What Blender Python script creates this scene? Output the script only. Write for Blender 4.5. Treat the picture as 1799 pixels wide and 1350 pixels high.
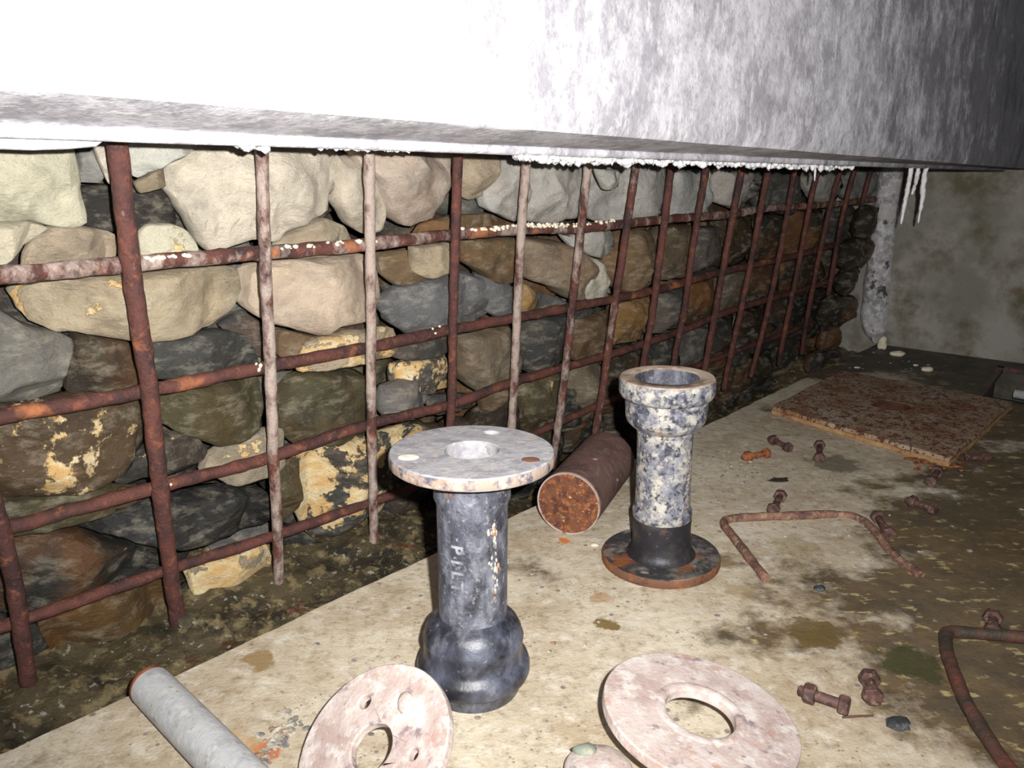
import bpy, bmesh, math, random
import numpy as np
from mathutils import Vector, Matrix, noise
from mathutils.geometry import delaunay_2d_cdt

for o in list(bpy.data.objects): bpy.data.objects.remove(o)
S = bpy.context.scene
COL = S.collection
# ---------------------------------------------------------------- camera
F = 1400.0; H = 0.72; PITCH = math.atan(370/1400)
CAM = np.array([0, 0, H])
cd = bpy.data.cameras.new('camera'); cam = bpy.data.objects.new('camera', cd); COL.objects.link(cam)
cam.location = (0, 0, H); cam.rotation_euler = (math.pi/2-PITCH, 0, 0)
cd.sensor_width = 36; cd.lens = F*36/1799; cd.clip_start = 0.02; cd.clip_end = 100
S.camera = cam
# ---------------------------------------------------------------- world
w = bpy.data.worlds.new('world'); S.world = w; w.use_nodes = True
w.node_tree.nodes['Background'].inputs[0].default_value = (0.75, 0.8, 1, 1)
w.node_tree.nodes['Background'].inputs[1].default_value = 0.05
# ---------------------------------------------------------------- the camera's flash, just above and right of the lens
ld = bpy.data.lights.new('flash', 'SPOT'); ld.energy = 185; ld.shadow_soft_size = 0.009
ld.spot_size = math.radians(128); ld.spot_blend = 0.95; ld.color = (1, 0.97, 0.94)
fl = bpy.data.objects.new('flash', ld); COL.objects.link(fl)
FLASH = Vector((0.055, 0.0, H+0.042)); fl.location = FLASH
fl.rotation_euler = (Vector((0.0, 2.0, 0.72))-FLASH).to_track_quat('-Z', 'Y').to_euler()
# ---------------------------------------------------------------- exposure
S.view_settings.view_transform = 'Standard'; S.view_settings.look = 'None'
S.view_settings.exposure = 0.0; S.view_settings.gamma = 1; S.view_settings.use_curve_mapping = False

# ================================================================ helpers
def ray(x, y):
    cx = x-899.5; cu = -(y-675)
    return np.array([cx, F*math.cos(PITCH)+cu*math.sin(PITCH), cu*math.cos(PITCH)-F*math.sin(PITCH)])
def wall_dir(vx):
    u = ray(vx, 305); u[2] = 0; u /= np.linalg.norm(u)
    return u, np.array([-u[1], u[0], 0])
U, N = wall_dir(2200)
Z = np.array([0, 0, 1.0])
def gp(x, y, z=0.0):                       # point at height z seen at a place of the photograph
    d = ray(x, y); return Vector(CAM+d*(z-H)/d[2])
LEAN = 0.187; A0 = 1.247; Z0 = -0.04        # the leaning plane of the bars
NW = N+Z*LEAN; NL = np.linalg.norm(NW); MOUT = -NW/NL
WUP = (Z-LEAN*N)/np.linalg.norm(Z-LEAN*N)
def wp(x, y, off=0.0):                      # point on the plane parallel to the bars, off behind them
    d = ray(x, y); k = A0+LEAN*Z0+off*NL
    return CAM+d*(k-NW@CAM)/(NW@d)
ORG = N*A0+Z*Z0
def pl(u, v, off=0.0): return ORG+U*u+WUP*v-MOUT*off
def un(u, n, z): return Vector(U*u+N*n+Z*z)
def vp(x, y, nn, a):
    d = ray(x, y); return CAM+d*(a-nn@CAM)/(nn@d)
def lin(c):
    return tuple(((v/255)/12.92 if v/255 <= .04045 else ((v/255+.055)/1.055)**2.4) for v in c)+(1,)

def link(name, verts, faces, mat=None, parent=None, smooth=True, local=False, angle=40):
    vs = [Vector(v) for v in verts]
    if not local:
        c = sum(vs, Vector())/len(vs); vs = [v-c for v in vs]
    else: c = Vector()
    me = bpy.data.meshes.new(name); me.from_pydata(vs, [], faces); me.validate(); me.update()
    bm = bmesh.new(); bm.from_mesh(me); bmesh.ops.recalc_face_normals(bm, faces=bm.faces); bm.to_mesh(me); bm.free()
    if smooth:
        me.shade_smooth()
        if angle: me.set_sharp_from_angle(angle=math.radians(angle))
    o = bpy.data.objects.new(name, me); COL.objects.link(o)
    if mat: me.materials.append(mat)
    if parent:
        o.parent = parent
        o.location = c-(Vector() if local else Vector(parent.location))
    else: o.location = c
    return o
def empty(name, loc, rot=None):
    o = bpy.data.objects.new(name, None); COL.objects.link(o); o.location = loc; o.empty_display_size = .02
    if rot is not None: o.rotation_euler = rot
    return o
def tag(o, label=None, cat=None, group=None, kind=None):
    if label: o['label'] = label
    if cat: o['category'] = cat
    if group: o['group'] = group
    if kind: o['kind'] = kind
    return o
def lathe(prof, seg=64, wob=0.0, seed=0, closed=False):
    vs, fs = [], []
    n = len(prof)
    for i, (r, z) in enumerate(prof):
        for k in range(seg):
            a = 2*math.pi*k/seg
            q = 1+wob*noise.noise(Vector((math.cos(a)*2+seed, math.sin(a)*2, z*25)))
            vs.append((r*q*math.cos(a), r*q*math.sin(a), z))
    for i in range(n-1 if not closed else n):
        j = (i+1) % n
        for k in range(seg):
            l = (k+1) % seg
            fs.append((i*seg+k, i*seg+l, j*seg+l, j*seg+k))
    return vs, fs
def circle(r, seg, cx=0, cy=0, sx=1, rot=0, wob=0, seed=0):
    out = []
    for k in range(seg):
        a = 2*math.pi*k/seg; q = 1+wob*noise.noise(Vector((math.cos(a)*1.7+seed, math.sin(a)*1.7, seed)))
        x, y = r*q*sx*math.cos(a), r*q*math.sin(a)
        out.append((cx+x*math.cos(rot)-y*math.sin(rot), cy+x*math.sin(rot)+y*math.cos(rot)))
    return out
def inside(p, loop):
    x, y = p; c = False; j = len(loop)-1
    for i in range(len(loop)):
        xi, yi = loop[i]; xj, yj = loop[j]
        if (yi > y) != (yj > y) and x < (xj-xi)*(y-yi)/(yj-yi)+xi: c = not c
        j = i
    return c
def plate(outer, holes, z0, z1, extra=[]):
    loops = [outer]+holes; pts = []; edges = []
    for L in loops:
        s = len(pts); pts += [Vector(p) for p in L]; edges += [(s+i, s+(i+1) % len(L)) for i in range(len(L))]
    pts += [Vector(p) for p in extra]
    r = delaunay_2d_cdt(pts, edges, [], 0, 1e-6)
    vo, fo = r[0], r[2]
    tri = []
    for f in fo:
        c = sum((vo[i] for i in f), Vector((0, 0)))/len(f)
        if inside(c, outer) and not any(inside(c, h) for h in holes): tri.append(tuple(f))
    n = len(vo)
    vs = [(p.x, p.y, z1) for p in vo]+[(p.x, p.y, z0) for p in vo]
    fs = list(tri)+[tuple(n+i for i in reversed(f)) for f in tri]
    cnt = {}
    for f in tri:
        for a, b in zip(f, f[1:]+f[:1]): cnt[(a, b)] = 1
    for (a, b) in cnt:
        if (b, a) not in cnt: fs.append((a, a+n, b+n, b))
    return vs, fs
def bevel(o, wdt=.002, seg=2):
    m = o.modifiers.new('bevel', 'BEVEL'); m.width = wdt; m.segments = seg; m.limit_method = 'ANGLE'; m.angle_limit = math.radians(40)
def resample(pts, step):
    P = [np.array(p, float) for p in pts]; out = [P[0]]
    # catmull-rom
    Q = [2*P[0]-P[1]]+P+[2*P[-1]-P[-2]]
    for i in range(1, len(Q)-2):
        d = np.linalg.norm(Q[i+1]-Q[i]); k = max(1, int(d/step))
        for j in range(1, k+1):
            t = j/k
            out.append(.5*((2*Q[i])+(-Q[i-1]+Q[i+1])*t+(2*Q[i-1]-5*Q[i]+4*Q[i+1]-Q[i+2])*t*t+(-Q[i-1]+3*Q[i]-3*Q[i+1]+Q[i+2])*t**3))
    return out
def tube(pts, r, seg=10, step=.02, rough=.1, seed=0, rfun=None, freq=40):
    P = resample(pts, step); n = len(P); vs = []; fs = []
    for i, p in enumerate(P):
        t = P[min(i+1, n-1)]-P[max(i-1, 0)]; t /= np.linalg.norm(t)
        a = np.cross(t, [0.3, 0.2, 1.0] if abs(t[2]) < .9 else [1.0, .1, 0]); a /= np.linalg.norm(a); b = np.cross(t, a)
        rr = r*(rfun(i/(n-1)) if rfun else 1)
        for k in range(seg):
            an = 2*math.pi*k/seg; d = a*math.cos(an)+b*math.sin(an)
            q = p+d*rr; s = noise.noise(Vector(q)*freq+Vector((seed, 0, 0)))+.5*noise.noise(Vector(q)*freq*2.6)
            vs.append(p+d*rr*(1+rough*s))
    for i in range(n-1):
        for k in range(seg):
            l = (k+1) % seg; fs.append((i*seg+k, i*seg+l, (i+1)*seg+l, (i+1)*seg+k))
    fs.append(tuple(range(seg))[::-1]); fs.append(tuple((n-1)*seg+k for k in range(seg)))
    return vs, fs
def ico(r, c, sub=1, squash=(1, 1, 1), rough=.25, seed=0, freq=1.3):
    bm = bmesh.new(); bmesh.ops.create_icosphere(bm, subdivisions=sub, radius=1)
    vs = []
    for v in bm.verts:
        s = 1+rough*(noise.noise(v.co*freq+Vector((seed*3.1, seed*1.7, 0))))*2
        p = v.co*s*r
        vs.append((c[0]+p.x*squash[0], c[1]+p.y*squash[1], c[2]+p.z*squash[2]))
    fs = [tuple(x.index for x in f.verts) for f in bm.faces]; bm.free()
    return vs, fs
class Bag:
    def __init__(s): s.v = []; s.f = []
    def add(s, vf):
        n = len(s.v); s.v += list(vf[0]); s.f += [tuple(i+n for i in f) for f in vf[1]]

# ================================================================ materials
class NT:
    def __init__(s, name):
        s.m = bpy.data.materials.new(name); s.m.use_nodes = True; s.t = s.m.node_tree; s.n = s.t.nodes
        s.b = s.n['Principled BSDF']; s.co = s.n.new('ShaderNodeTexCoord')
    def L(s, a, b): s.t.links.new(a, b)
    def vec(s, stretch=(1, 1, 1), off=(0, 0, 0), world=False, rnd=False):
        mp = s.n.new('ShaderNodeMapping'); mp.inputs['Scale'].default_value = stretch; mp.inputs['Location'].default_value = off
        if world:
            g = s.n.new('ShaderNodeNewGeometry'); src = g.outputs['Position']
        else: src = s.co.outputs['Object']
        if rnd:
            oi = s.n.new('ShaderNodeObjectInfo'); ml = s.n.new('ShaderNodeMath'); ml.operation = 'MULTIPLY'; ml.inputs[1].default_value = 37
            s.L(oi.outputs['Random'], ml.inputs[0]); ad = s.n.new('ShaderNodeVectorMath'); ad.operation = 'ADD'
            s.L(src, ad.inputs[0]); s.L(ml.outputs[0], ad.inputs[1]); src = ad.outputs[0]
        s.L(src, mp.inputs['Vector']); return mp.outputs[0]
    def noise(s, vec, scale, detail=4, rough=.6, dist=0):
        n = s.n.new('ShaderNodeTexNoise'); n.inputs['Scale'].default_value = scale; n.inputs['Detail'].default_value = detail
        n.inputs['Roughness'].default_value = rough; n.inputs['Distortion'].default_value = dist
        s.L(vec, n.inputs['Vector']); return n.outputs['Fac']
    def voro(s, vec, scale, feature='F1'):
        n = s.n.new('ShaderNodeTexVoronoi'); n.feature = feature; n.inputs['Scale'].default_value = scale; s.L(vec, n.inputs['Vector']); return n.outputs['Distance']
    def rng(s, v, lo, hi, a=0, b=1):
        n = s.n.new('ShaderNodeMapRange'); n.inputs[1].default_value = lo; n.inputs[2].default_value = hi; n.inputs[3].default_value = a; n.inputs[4].default_value = b
        s.L(v, n.inputs[0]); return n.outputs[0]
    def math(s, op, a, b=None):
        n = s.n.new('ShaderNodeMath'); n.operation = op
        for i, x in enumerate((a, b)):
            if x is None: continue
            if isinstance(x, (int, float)): n.inputs[i].default_value = x
            else: s.L(x, n.inputs[i])
        return n.outputs[0]
    def mix(s, fac, a, b):
        n = s.n.new('ShaderNodeMix'); n.data_type = 'RGBA'
        if isinstance(fac, (int, float)): n.inputs[0].default_value = fac
        else: s.L(fac, n.inputs[0])
        for i, x in ((6, a), (7, b)):
            if isinstance(x, tuple): n.inputs[i].default_value = x
            else: s.L(x, n.inputs[i])
        return n.outputs[2]
    def attr(s, name):
        n = s.n.new('ShaderNodeAttribute'); n.attribute_type = 'OBJECT'; n.attribute_name = name; return n.outputs['Fac']
    def bump(s, h, dist, strength=1, prev=None):
        n = s.n.new('ShaderNodeBump'); n.inputs['Distance'].default_value = dist; n.inputs['Strength'].default_value = strength
        s.L(h, n.inputs['Height'])
        if prev is not None: s.L(prev, n.inputs['Normal'])
        return n.outputs[0]
    def done(s, col, rough=.8, normal=None, metal=0, spec=.5):
        if isinstance(col, tuple): s.b.inputs['Base Color'].default_value = col
        else: s.L(col, s.b.inputs['Base Color'])
        if isinstance(rough, (int, float)): s.b.inputs['Roughness'].default_value = rough
        else: s.L(rough, s.b.inputs['Roughness'])
        s.b.inputs['Metallic'].default_value = metal; s.b.inputs['Specular IOR Level'].default_value = spec
        if normal is not None: s.L(normal, s.b.inputs['Normal'])
        return s.m
def layered(name, base, layers, rough=.75, bumps=((60, .002),), world=False, rnd=False, metal=0, spec=.4):
    t = NT(name); col = lin(base); v0 = t.vec(world=world, rnd=rnd)
    for i, Ly in enumerate(layers):
        c, sc, lo, hi = Ly[:4]; st = Ly[4] if len(Ly) > 4 else (1, 1, 1); amt = Ly[5] if len(Ly) > 5 else 1
        v = t.vec(stretch=st, off=(i*3.7, i*1.3, i*5.1), world=world, rnd=rnd)
        m = t.rng(t.noise(v, sc, 6, .62), lo, hi, 0, amt)
        col = t.mix(m, col, lin(c))
    nm = None
    for sc, d in bumps: nm = t.bump(t.noise(v0, sc, 8, .65), d, 1, nm)
    return t.done(col, rough, nm, metal, spec)

# --- rock
def rock_mat():
    t = NT('rock'); oi = t.n.new('ShaderNodeObjectInfo'); base = oi.outputs['Color']; v = t.vec(rnd=True)
    n1 = t.noise(v, 9, 8, .62, .6); n2 = t.noise(t.vec((1, 1, 2.2), (4, 2, 1), rnd=True), 22, 8, .7)
    dk = t.mix(t.math('MULTIPLY', t.rng(n1, .46, .66), .7), base, t.mix(.62, base, lin((40, 40, 42))))
    lt = t.mix(t.math('MULTIPLY', t.rng(n2, .50, .68), .5), dk, t.mix(.5, base, lin((235, 225, 200))))
    # orange-brown iron tint
    n3 = t.noise(t.vec((1, 1, 1), (9, 7, 2), rnd=True), 6, 4, .6)
    rs = t.math('MULTIPLY', t.rng(n3, .48, .62), t.attr('rust'))
    lt = t.mix(rs, lt, lin((138, 92, 50)))
    # thin pale veins
    wv = t.n.new('ShaderNodeTexWave'); wv.inputs['Scale'].default_value = 5; wv.inputs['Distortion'].default_value = 9; wv.inputs['Detail'].default_value = 4; wv.inputs['Detail Scale'].default_value = 2
    t.L(t.vec((1, 1.4, 1), (1, 1, 1), rnd=True), wv.inputs['Vector'])
    vein = t.math('MULTIPLY', t.rng(wv.outputs['Fac'], .985, 1.0), .0)
    lt = t.mix(vein, lt, lin((225, 220, 205)))
    # mineral crust, cream patches with a ragged border
    n4 = t.noise(t.vec((1, 1, 1), (19, 3, 8), rnd=True), 16, 8, .66)
    thr = t.math('SUBTRACT', .74, t.math('MULTIPLY', t.attr('crust'), .32))
    n5 = t.noise(t.vec((1, 1, 1), (1, 13, 8), rnd=True), 70, 4, .7)
    thr5 = t.math('SUBTRACT', .80, t.math('MULTIPLY', t.attr('crust'), .22))
    cm = t.math('MAXIMUM', t.rng(t.math('SUBTRACT', n4, thr), 0, .03), t.rng(t.math('SUBTRACT', n5, thr5), 0, .05))
    cc = t.mix(t.rng(n2, .4, .6), lin((238, 222, 180)), lin((222, 180, 115)))
    col = t.mix(cm, lt, cc)
    wet_shade = t.attr('wet_shade')
    r = t.math('SUBTRACT', .82, t.math('MULTIPLY', wet_shade, .62))
    r = t.math('ADD', r, t.math('MULTIPLY', cm, .25))
    nm = t.bump(t.noise(v, 16, 10, .62, .15), .020, 1)
    nm = t.bump(t.noise(t.vec((1, 1, 1.5), (6, 1, 3), rnd=True), 48, 10, .7, .2), .008, 1, nm)
    nm = t.bump(t.noise(t.vec((1, 1, 2), (3, 3, 3), rnd=True), 130, 6, .7), .0028, 1, nm)
    nm = t.bump(cm, .003, 1, nm)
    return t.done(col, r, nm, 0, .45)
M = {}
M['rock'] = rock_mat()
# --- rusty bar
def bar_mat():
    t = NT('rusty_bar'); v = t.vec(world=True)
    col = t.mix(t.rng(t.noise(v, 14, 8, .7), .42, .62), lin((98, 58, 50)), lin((56, 38, 38)))
    col = t.mix(t.rng(t.noise(v, 45, 6, .7), .54, .70), col, lin((138, 84, 60)))
    n = t.noise(t.vec((1, 1, .5), (2, 9, 4), world=True), 22, 8, .7)
    thr = t.math('SUBTRACT', .78, t.math('MULTIPLY', t.attr('dust'), .40))
    col = t.mix(t.rng(t.math('SUBTRACT', n, thr), 0, .14), col, lin((172, 156, 146)))
    thr2 = t.math('SUBTRACT', .80, t.math('MULTIPLY', t.attr('orange'), .4))
    n2 = t.noise(t.vec((1, 1, 1), (12, 1, 4), world=True), 12, 6, .6)
    col = t.mix(t.rng(t.math('SUBTRACT', n2, thr2), 0, .1), col, lin((166, 104, 68)))
    nm = t.bump(t.noise(v, 90, 8, .7), .004); nm = t.bump(t.noise(v, 260, 4, .7), .0015, 1, nm)
    return t.done(col, .62, nm, 0, .45)
M['bar'] = bar_mat()
# --- floor slab
def floor_mat():
    t = NT('stained_slab'); v = t.vec(world=True)
    col = t.mix(t.rng(t.noise(v, 3.2, 8, .62), .38, .62), lin((214, 204, 182)), lin((178, 162, 136)))
    col = t.mix(t.math('MULTIPLY', t.rng(t.noise(t.vec(off=(5, 5, 0), world=True), 26, 8, .7), .50, .66), .7), col, lin((226, 220, 206)))
    col = t.mix(t.math('MULTIPLY', t.rng(t.noise(t.vec(off=(1, 8, 0), world=True), 48, 8, .75), .50, .66), .6), col, lin((128, 104, 74)))
    sep = t.n.new('ShaderNodeSeparateXYZ'); g = t.n.new('ShaderNodeNewGeometry'); t.L(g.outputs['Position'], sep.inputs[0])
    # damp brown dirt over the side away from the stone wall (its own patchy outline)
    un_ = t.math('ADD', t.math('MULTIPLY', sep.outputs[0], float(N[0])), t.math('MULTIPLY', sep.outputs[1], float(N[1])))
    uu_ = t.math('ADD', t.math('MULTIPLY', sep.outputs[0], float(U[0])), t.math('MULTIPLY', sep.outputs[1], float(U[1])))
    big = t.noise(t.vec(off=(3, 1, 0), world=True), 4.5, 8, .65)
    side = t.rng(un_, .62, .02)            # 0 near the wall, 1 on the far side
    far = t.rng(uu_, .80, 1.35)
    k = t.math('ADD', big, t.math('MULTIPLY', t.math('MULTIPLY', side, far), .56))
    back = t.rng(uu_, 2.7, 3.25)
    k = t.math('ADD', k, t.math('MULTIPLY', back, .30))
    dirt = t.rng(k, .60, .70)
    dc = t.mix(t.rng(t.noise(t.vec((1, 1, 1), (7, 2, 0), world=True), 11, 8, .7), .40, .60), lin((104, 84, 54)), lin((72, 60, 42)))
    fleck = t.rng(t.noise(t.vec((1.0, 1.7, 1), (0, 0, 0), world=True), 30, 5, .6), .58, .66)
    dc = t.mix(t.math('MULTIPLY', fleck, .8), dc, lin((196, 176, 122)))
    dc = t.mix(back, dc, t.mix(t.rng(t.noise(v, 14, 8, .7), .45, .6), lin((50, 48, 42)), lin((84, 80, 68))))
    col = t.mix(t.math('MULTIPLY', dirt, .92), col, dc)
    # single stains
    for (x, y, r, c, a) in SPOTS:
        p = gp(x, y); d = t.n.new('ShaderNodeVectorMath'); d.operation = 'DISTANCE'; t.L(g.outputs['Position'], d.inputs[0]); d.inputs[1].default_value = p
        dd = t.math('ADD', d.outputs['Value'], t.math('MULTIPLY', t.math('SUBTRACT', t.noise(v, 30, 6, .65), .5), r*2.2))
        col = t.mix(t.rng(dd, r, r*.75, 0, a), col, lin(c))
    # dark aggregate grains
    vd = t.voro(v, 34); gm = t.math('MULTIPLY', t.rng(vd, .17, .12), t.rng(t.noise(t.vec(off=(2, 2, 2), world=True), 5, 2), .52, .58))
    col = t.mix(t.math('MULTIPLY', gm, .75), col, lin((105, 98, 96)))
    vd2 = t.voro(t.vec(off=(4, 4, 4), world=True), 90); gm2 = t.math('MULTIPLY', t.rng(vd2, .2, .13), t.rng(t.noise(v, 9, 2), .5, .56))
    col = t.mix(t.math('MULTIPLY', gm2, .6), col, lin((90, 78, 62)))
    nm = t.bump(t.noise(v, 28, 10, .65), .003); nm = t.bump(t.noise(v, 190, 6, .7), .0012, 1, nm)
    rg = t.math('SUBTRACT', .85, t.math('MULTIPLY', dirt, .25))
    return t.done(col, rg, nm, 0, .35)
SPOTS = [(458, 1160, .026, (150, 125, 84), .9), (1065, 1098, .022, (120, 98, 52), .95), (1430, 1115, .05, (104, 86, 48), .9),
         (1600, 1165, .05, (70, 70, 42), .95), (1380, 1290, .03, (176, 150, 110), .6), (1100, 1010, .02, (150, 128, 92), .5),
         (1470, 815, .07, (92, 88, 72), .7), (1260, 985, .03, (130, 110, 76), .8), (1400, 960, .05, (150, 130, 90), .5), (1700, 900, .12, (84, 76, 56), .6),
         (470, 1320, .022, (190, 98, 45), .8), (500, 1285, .012, (190, 90, 42), .75), (400, 1320, .04, (190, 150, 100), .6), (1300, 1040, .03, (160, 138, 98), .6),
         (700, 1040, .012, (160, 148, 128), .8), (990, 950, .014, (215, 120, 40), .9), (1055, 1050, .02, (170, 125, 80), .6)]
M['floor'] = floor_mat()
def beam_mat():
    t = NT('limed_concrete'); v = t.vec(world=True)
    st = t.vec((1.3, 1.3, .9), (0, 0, 0), world=True)
    col = t.mix(t.rng(t.noise(st, 9, 10, .7), .42, .58), lin((170, 168, 175)), lin((214, 213, 220)))
    col = t.mix(t.math('MULTIPLY', t.rng(t.noise(t.vec((1.4, 1.4, .6), (3, 3, 1), world=True), 34, 8, .72), .50, .62), .6), col, lin((240, 240, 242)))
    g = t.n.new('ShaderNodeNewGeometry'); sep = t.n.new('ShaderNodeSeparateXYZ'); t.L(g.outputs['Position'], sep.inputs[0])
    # darker grey blotches take over towards the far corner
    k = t.math('ADD', t.noise(t.vec((1.5, 1.5, .85), (8, 1, 1), world=True), 8, 12, .78), t.rng(sep.outputs[0], .25, 1.6, -.10, .22))
    col = t.mix(t.rng(k, .52, .66, 0, .85), col, lin((112, 111, 116)))
    k2 = t.math('ADD', t.noise(t.vec((1.6, 1.6, .55), (1, 5, 1), world=True), 10, 9, .7), t.rng(sep.outputs[0], 1.0, 1.9, -.1, .16))
    col = t.mix(t.rng(k2, .55, .7, 0, .7), col, lin((76, 76, 80)))
    col = t.mix(t.math('MULTIPLY', t.rng(t.noise(t.vec((1, 1, .8), (2, 3, 1), world=True), 75, 6, .7), .50, .64), .45), col, lin((136, 134, 142)))
    nm = t.bump(t.noise(v, 40, 8, .6), .0016); nm = t.bump(t.noise(v, 160, 6, .65), .0008, 1, nm)
    return t.done(col, .85, nm, 0, .3)
M['beam'] = beam_mat()
M['back'] = layered('damp_wall', (136, 135, 124), [((166, 162, 154), 4, .44, .62), ((108, 103, 82), 7, .48, .66), ((118, 92, 60), 14, .60, .72, (1, 1, 1), .6), ((176, 174, 168), 9, .60, .74, (1, 1, 1), .6)],
                    .85, ((20, .005), (120, .0015)), world=True)
M['soil'] = layered('wet_grit', (92, 82, 60), [((56, 52, 42), 12, .46, .6), ((140, 126, 92), 30, .52, .62), ((100, 56, 40), 9, .60, .66), ((186, 182, 166), 70, .60, .66, (1, 1, 1), .8)],
                    .18, ((30, .012), (110, .006), (300, .002)), world=True, spec=.6)
M['dark_earth'] = layered('dark_earth', (46, 42, 36), [((70, 62, 50), 20, .5, .65)], .9, ((30, .01),), world=True)
M['pipe'] = layered('worn_black_enamel', (58, 60, 70), [((90, 93, 106), 12, .38, .64, (1, 1, .5)), ((34, 34, 41), 20, .46, .66, (1, 1, .4)), ((132, 135, 147), 44, .46, .70, (1, 1, .5), .7), ((168, 168, 170), 120, .56, .72, (1, 1, 1), .6), ((30, 30, 36), 90, .56, .70, (1, 1, 1), .7), ((120, 88, 66), 30, .66, .74, (1, 1, 1), .7)],
                    .48, ((40, .002), (160, .0012)), spec=.5)
M['socket'] = layered('glossy_black_enamel', (44, 46, 55), [((78, 82, 96), 14, .42, .60, (1, 1, .6)), ((120, 122, 132), 50, .52, .70, (1, 1, .6), .6), ((30, 30, 36), 24, .48, .64), ((128, 128, 132), 90, .62, .72, (1, 1, 1), .7), ((110, 84, 66), 36, .66, .74, (1, 1, 1), .7)], .38, ((60, .0012),), spec=.5)
M['lip'] = layered('tan_rusted_lip', (168, 150, 134), [((140, 112, 92), 26, .50, .64), ((190, 178, 162), 60, .52, .66), ((96, 92, 98), 50, .62, .70, (1, 1, 1), .7)], .75, ((60, .0015),))
M['pipe2'] = layered('flaking_black_enamel', (62, 65, 80), [((130, 132, 142), 36, .38, .58), ((184, 180, 170), 46, .44, .62), ((56, 58, 72), 90, .50, .62), ((192, 188, 180), 150, .56, .68, (1, 1, 1), .7), ((178, 146, 120), 14, .60, .68, (1, 1, 1), .8)],
                     .6, ((50, .003), (180, .0012)), spec=.4)
M['pipe_foot'] = layered('black_enamel', (34, 34, 40), [((60, 56, 56), 20, .5, .66), ((110, 76, 58), 22, .64, .72), ((120, 116, 110), 70, .62, .72, (1, 1, 1), .6)], .45, ((60, .0015),), spec=.5)
M['flange_top'] = layered('dusty_grey_flange', (150, 149, 152), [((126, 125, 131), 46, .46, .62), ((162, 160, 158), 90, .50, .62), ((160, 132, 116), 24, .60, .70, (1, 1, 1), .7)], .7, ((70, .0016), (250, .0008)))
M['rim_rust'] = layered('rust_tinged_rim', (148, 130, 118), [((78, 80, 94), 40, .46, .56), ((170, 150, 136), 60, .50, .62), ((150, 96, 66), 20, .60, .70)], .7, ((60, .002), (220, .001)))
M['foot_flange'] = layered('rusting_foot_flange', (60, 58, 60), [((120, 112, 104), 26, .50, .62), ((136, 82, 46), 12, .54, .64), ((180, 170, 150), 60, .62, .72, (1, 1, 1), .7)], .6, ((50, .003), (200, .001)))
M['foot_rust'] = layered('rusty_flange_rim', (106, 72, 54), [((146, 88, 50), 20, .5, .64), ((62, 44, 38), 28, .52, .64), ((140, 116, 96), 40, .60, .7)], .7, ((60, .003), (200, .001)))
M['disc'] = layered('pale_rusted_disc', (192, 178, 172), [((170, 150, 144), 16, .44, .60), ((204, 196, 190), 40, .50, .62), ((164, 118, 98), 22, .56, .68, (1, 1, 1), .7), ((122, 106, 114), 34, .60, .68, (1, 1, 1), .8), ((206, 196, 172), 80, .62, .70), ((130, 104, 96), 110, .60, .70, (1, 1, 1), .6)],
                    .72, ((40, .002), (200, .001)))
M['disc_edge'] = layered('disc_edge', (150, 138, 134), [((128, 112, 112), 24, .48, .62), ((206, 196, 190), 40, .54, .66)], .75, ((60, .002),))
M['can'] = layered('brown_rusted_drum', (108, 82, 76), [((88, 66, 62), 12, .46, .60), ((136, 112, 102), 60, .52, .66, (1, 1, 1), .6), ((205, 195, 185), 34, .68, .71)], .75, ((60, .0015), (220, .001)))
M['can_end'] = layered('flaky_orange_rust', (112, 70, 48), [((80, 48, 38), 50, .46, .62), ((150, 92, 54), 90, .52, .62), ((196, 160, 110), 130, .62, .68)], .8, ((60, .004), (200, .0015)))
M['hole'] = layered('dark_rust', (92, 56, 36), [((64, 40, 30), 24, .46, .62)], .85)
M['can_rim'] = layered('bare_rim', (170, 150, 142), [((120, 84, 72), 30, .5, .6)], .5)
M['plate'] = layered('pitted_rust_plate', (170, 148, 122), [((150, 108, 78), 14, .44, .60), ((180, 168, 148), 7, .50, .66, (1, 1, 1), .7), ((100, 62, 48), 60, .53, .58), ((74, 48, 44), 110, .55, .60), ((190, 170, 130), 90, .62, .68)], .75, ((50, .004), (160, .002)))
M['plate_edge'] = layered('orange_plate_edge', (176, 136, 92), [((130, 90, 60), 40, .52, .64), ((190, 156, 110), 20, .50, .62)], .8, ((40, .004), (160, .002)))
M['galv'] = layered('chalky_grey_pipe', (182, 184, 186), [((162, 165, 168), 26, .48, .64), ((196, 196, 192), 80, .52, .64), ((138, 143, 160), 40, .60, .72), ((150, 142, 124), 120, .60, .7)], .75, ((60, .001), (220, .0006)))
M['galv_end'] = layered('rusty_pipe_end', (196, 120, 84), [((160, 86, 54), 40, .5, .64)], .8, ((60, .002),))
M['bolt'] = layered('rusty_bolt', (92, 66, 60), [((60, 44, 42), 60, .46, .60), ((130, 102, 90), 120, .54, .66)], .55, ((120, .0012), (400, .0006)), rnd=True)
M['bolt_orange'] = layered('orange_rust', (150, 94, 58), [((104, 58, 38), 60, .46, .60)], .8, ((120, .002),))
M['iron'] = layered('rusty_step_iron', (126, 94, 80), [((92, 66, 60), 30, .46, .60), ((150, 112, 92), 60, .50, .64), ((170, 152, 130), 80, .54, .66, (1, 1, 1), .7)], .65, ((70, .003), (240, .001)), world=True)
M['iron_dark'] = layered('dark_step_iron', (92, 64, 54), [((62, 56, 48), 16, .46, .58), ((128, 66, 50), 26, .56, .66)], .45, ((70, .003), (240, .001)), world=True)
M['calcite'] = layered('white_calcite', (238, 238, 240), [((210, 210, 216), 40, .5, .64), ((176, 172, 170), 70, .62, .72)], .6, ((80, .003), (260, .001)), world=True)
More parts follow.
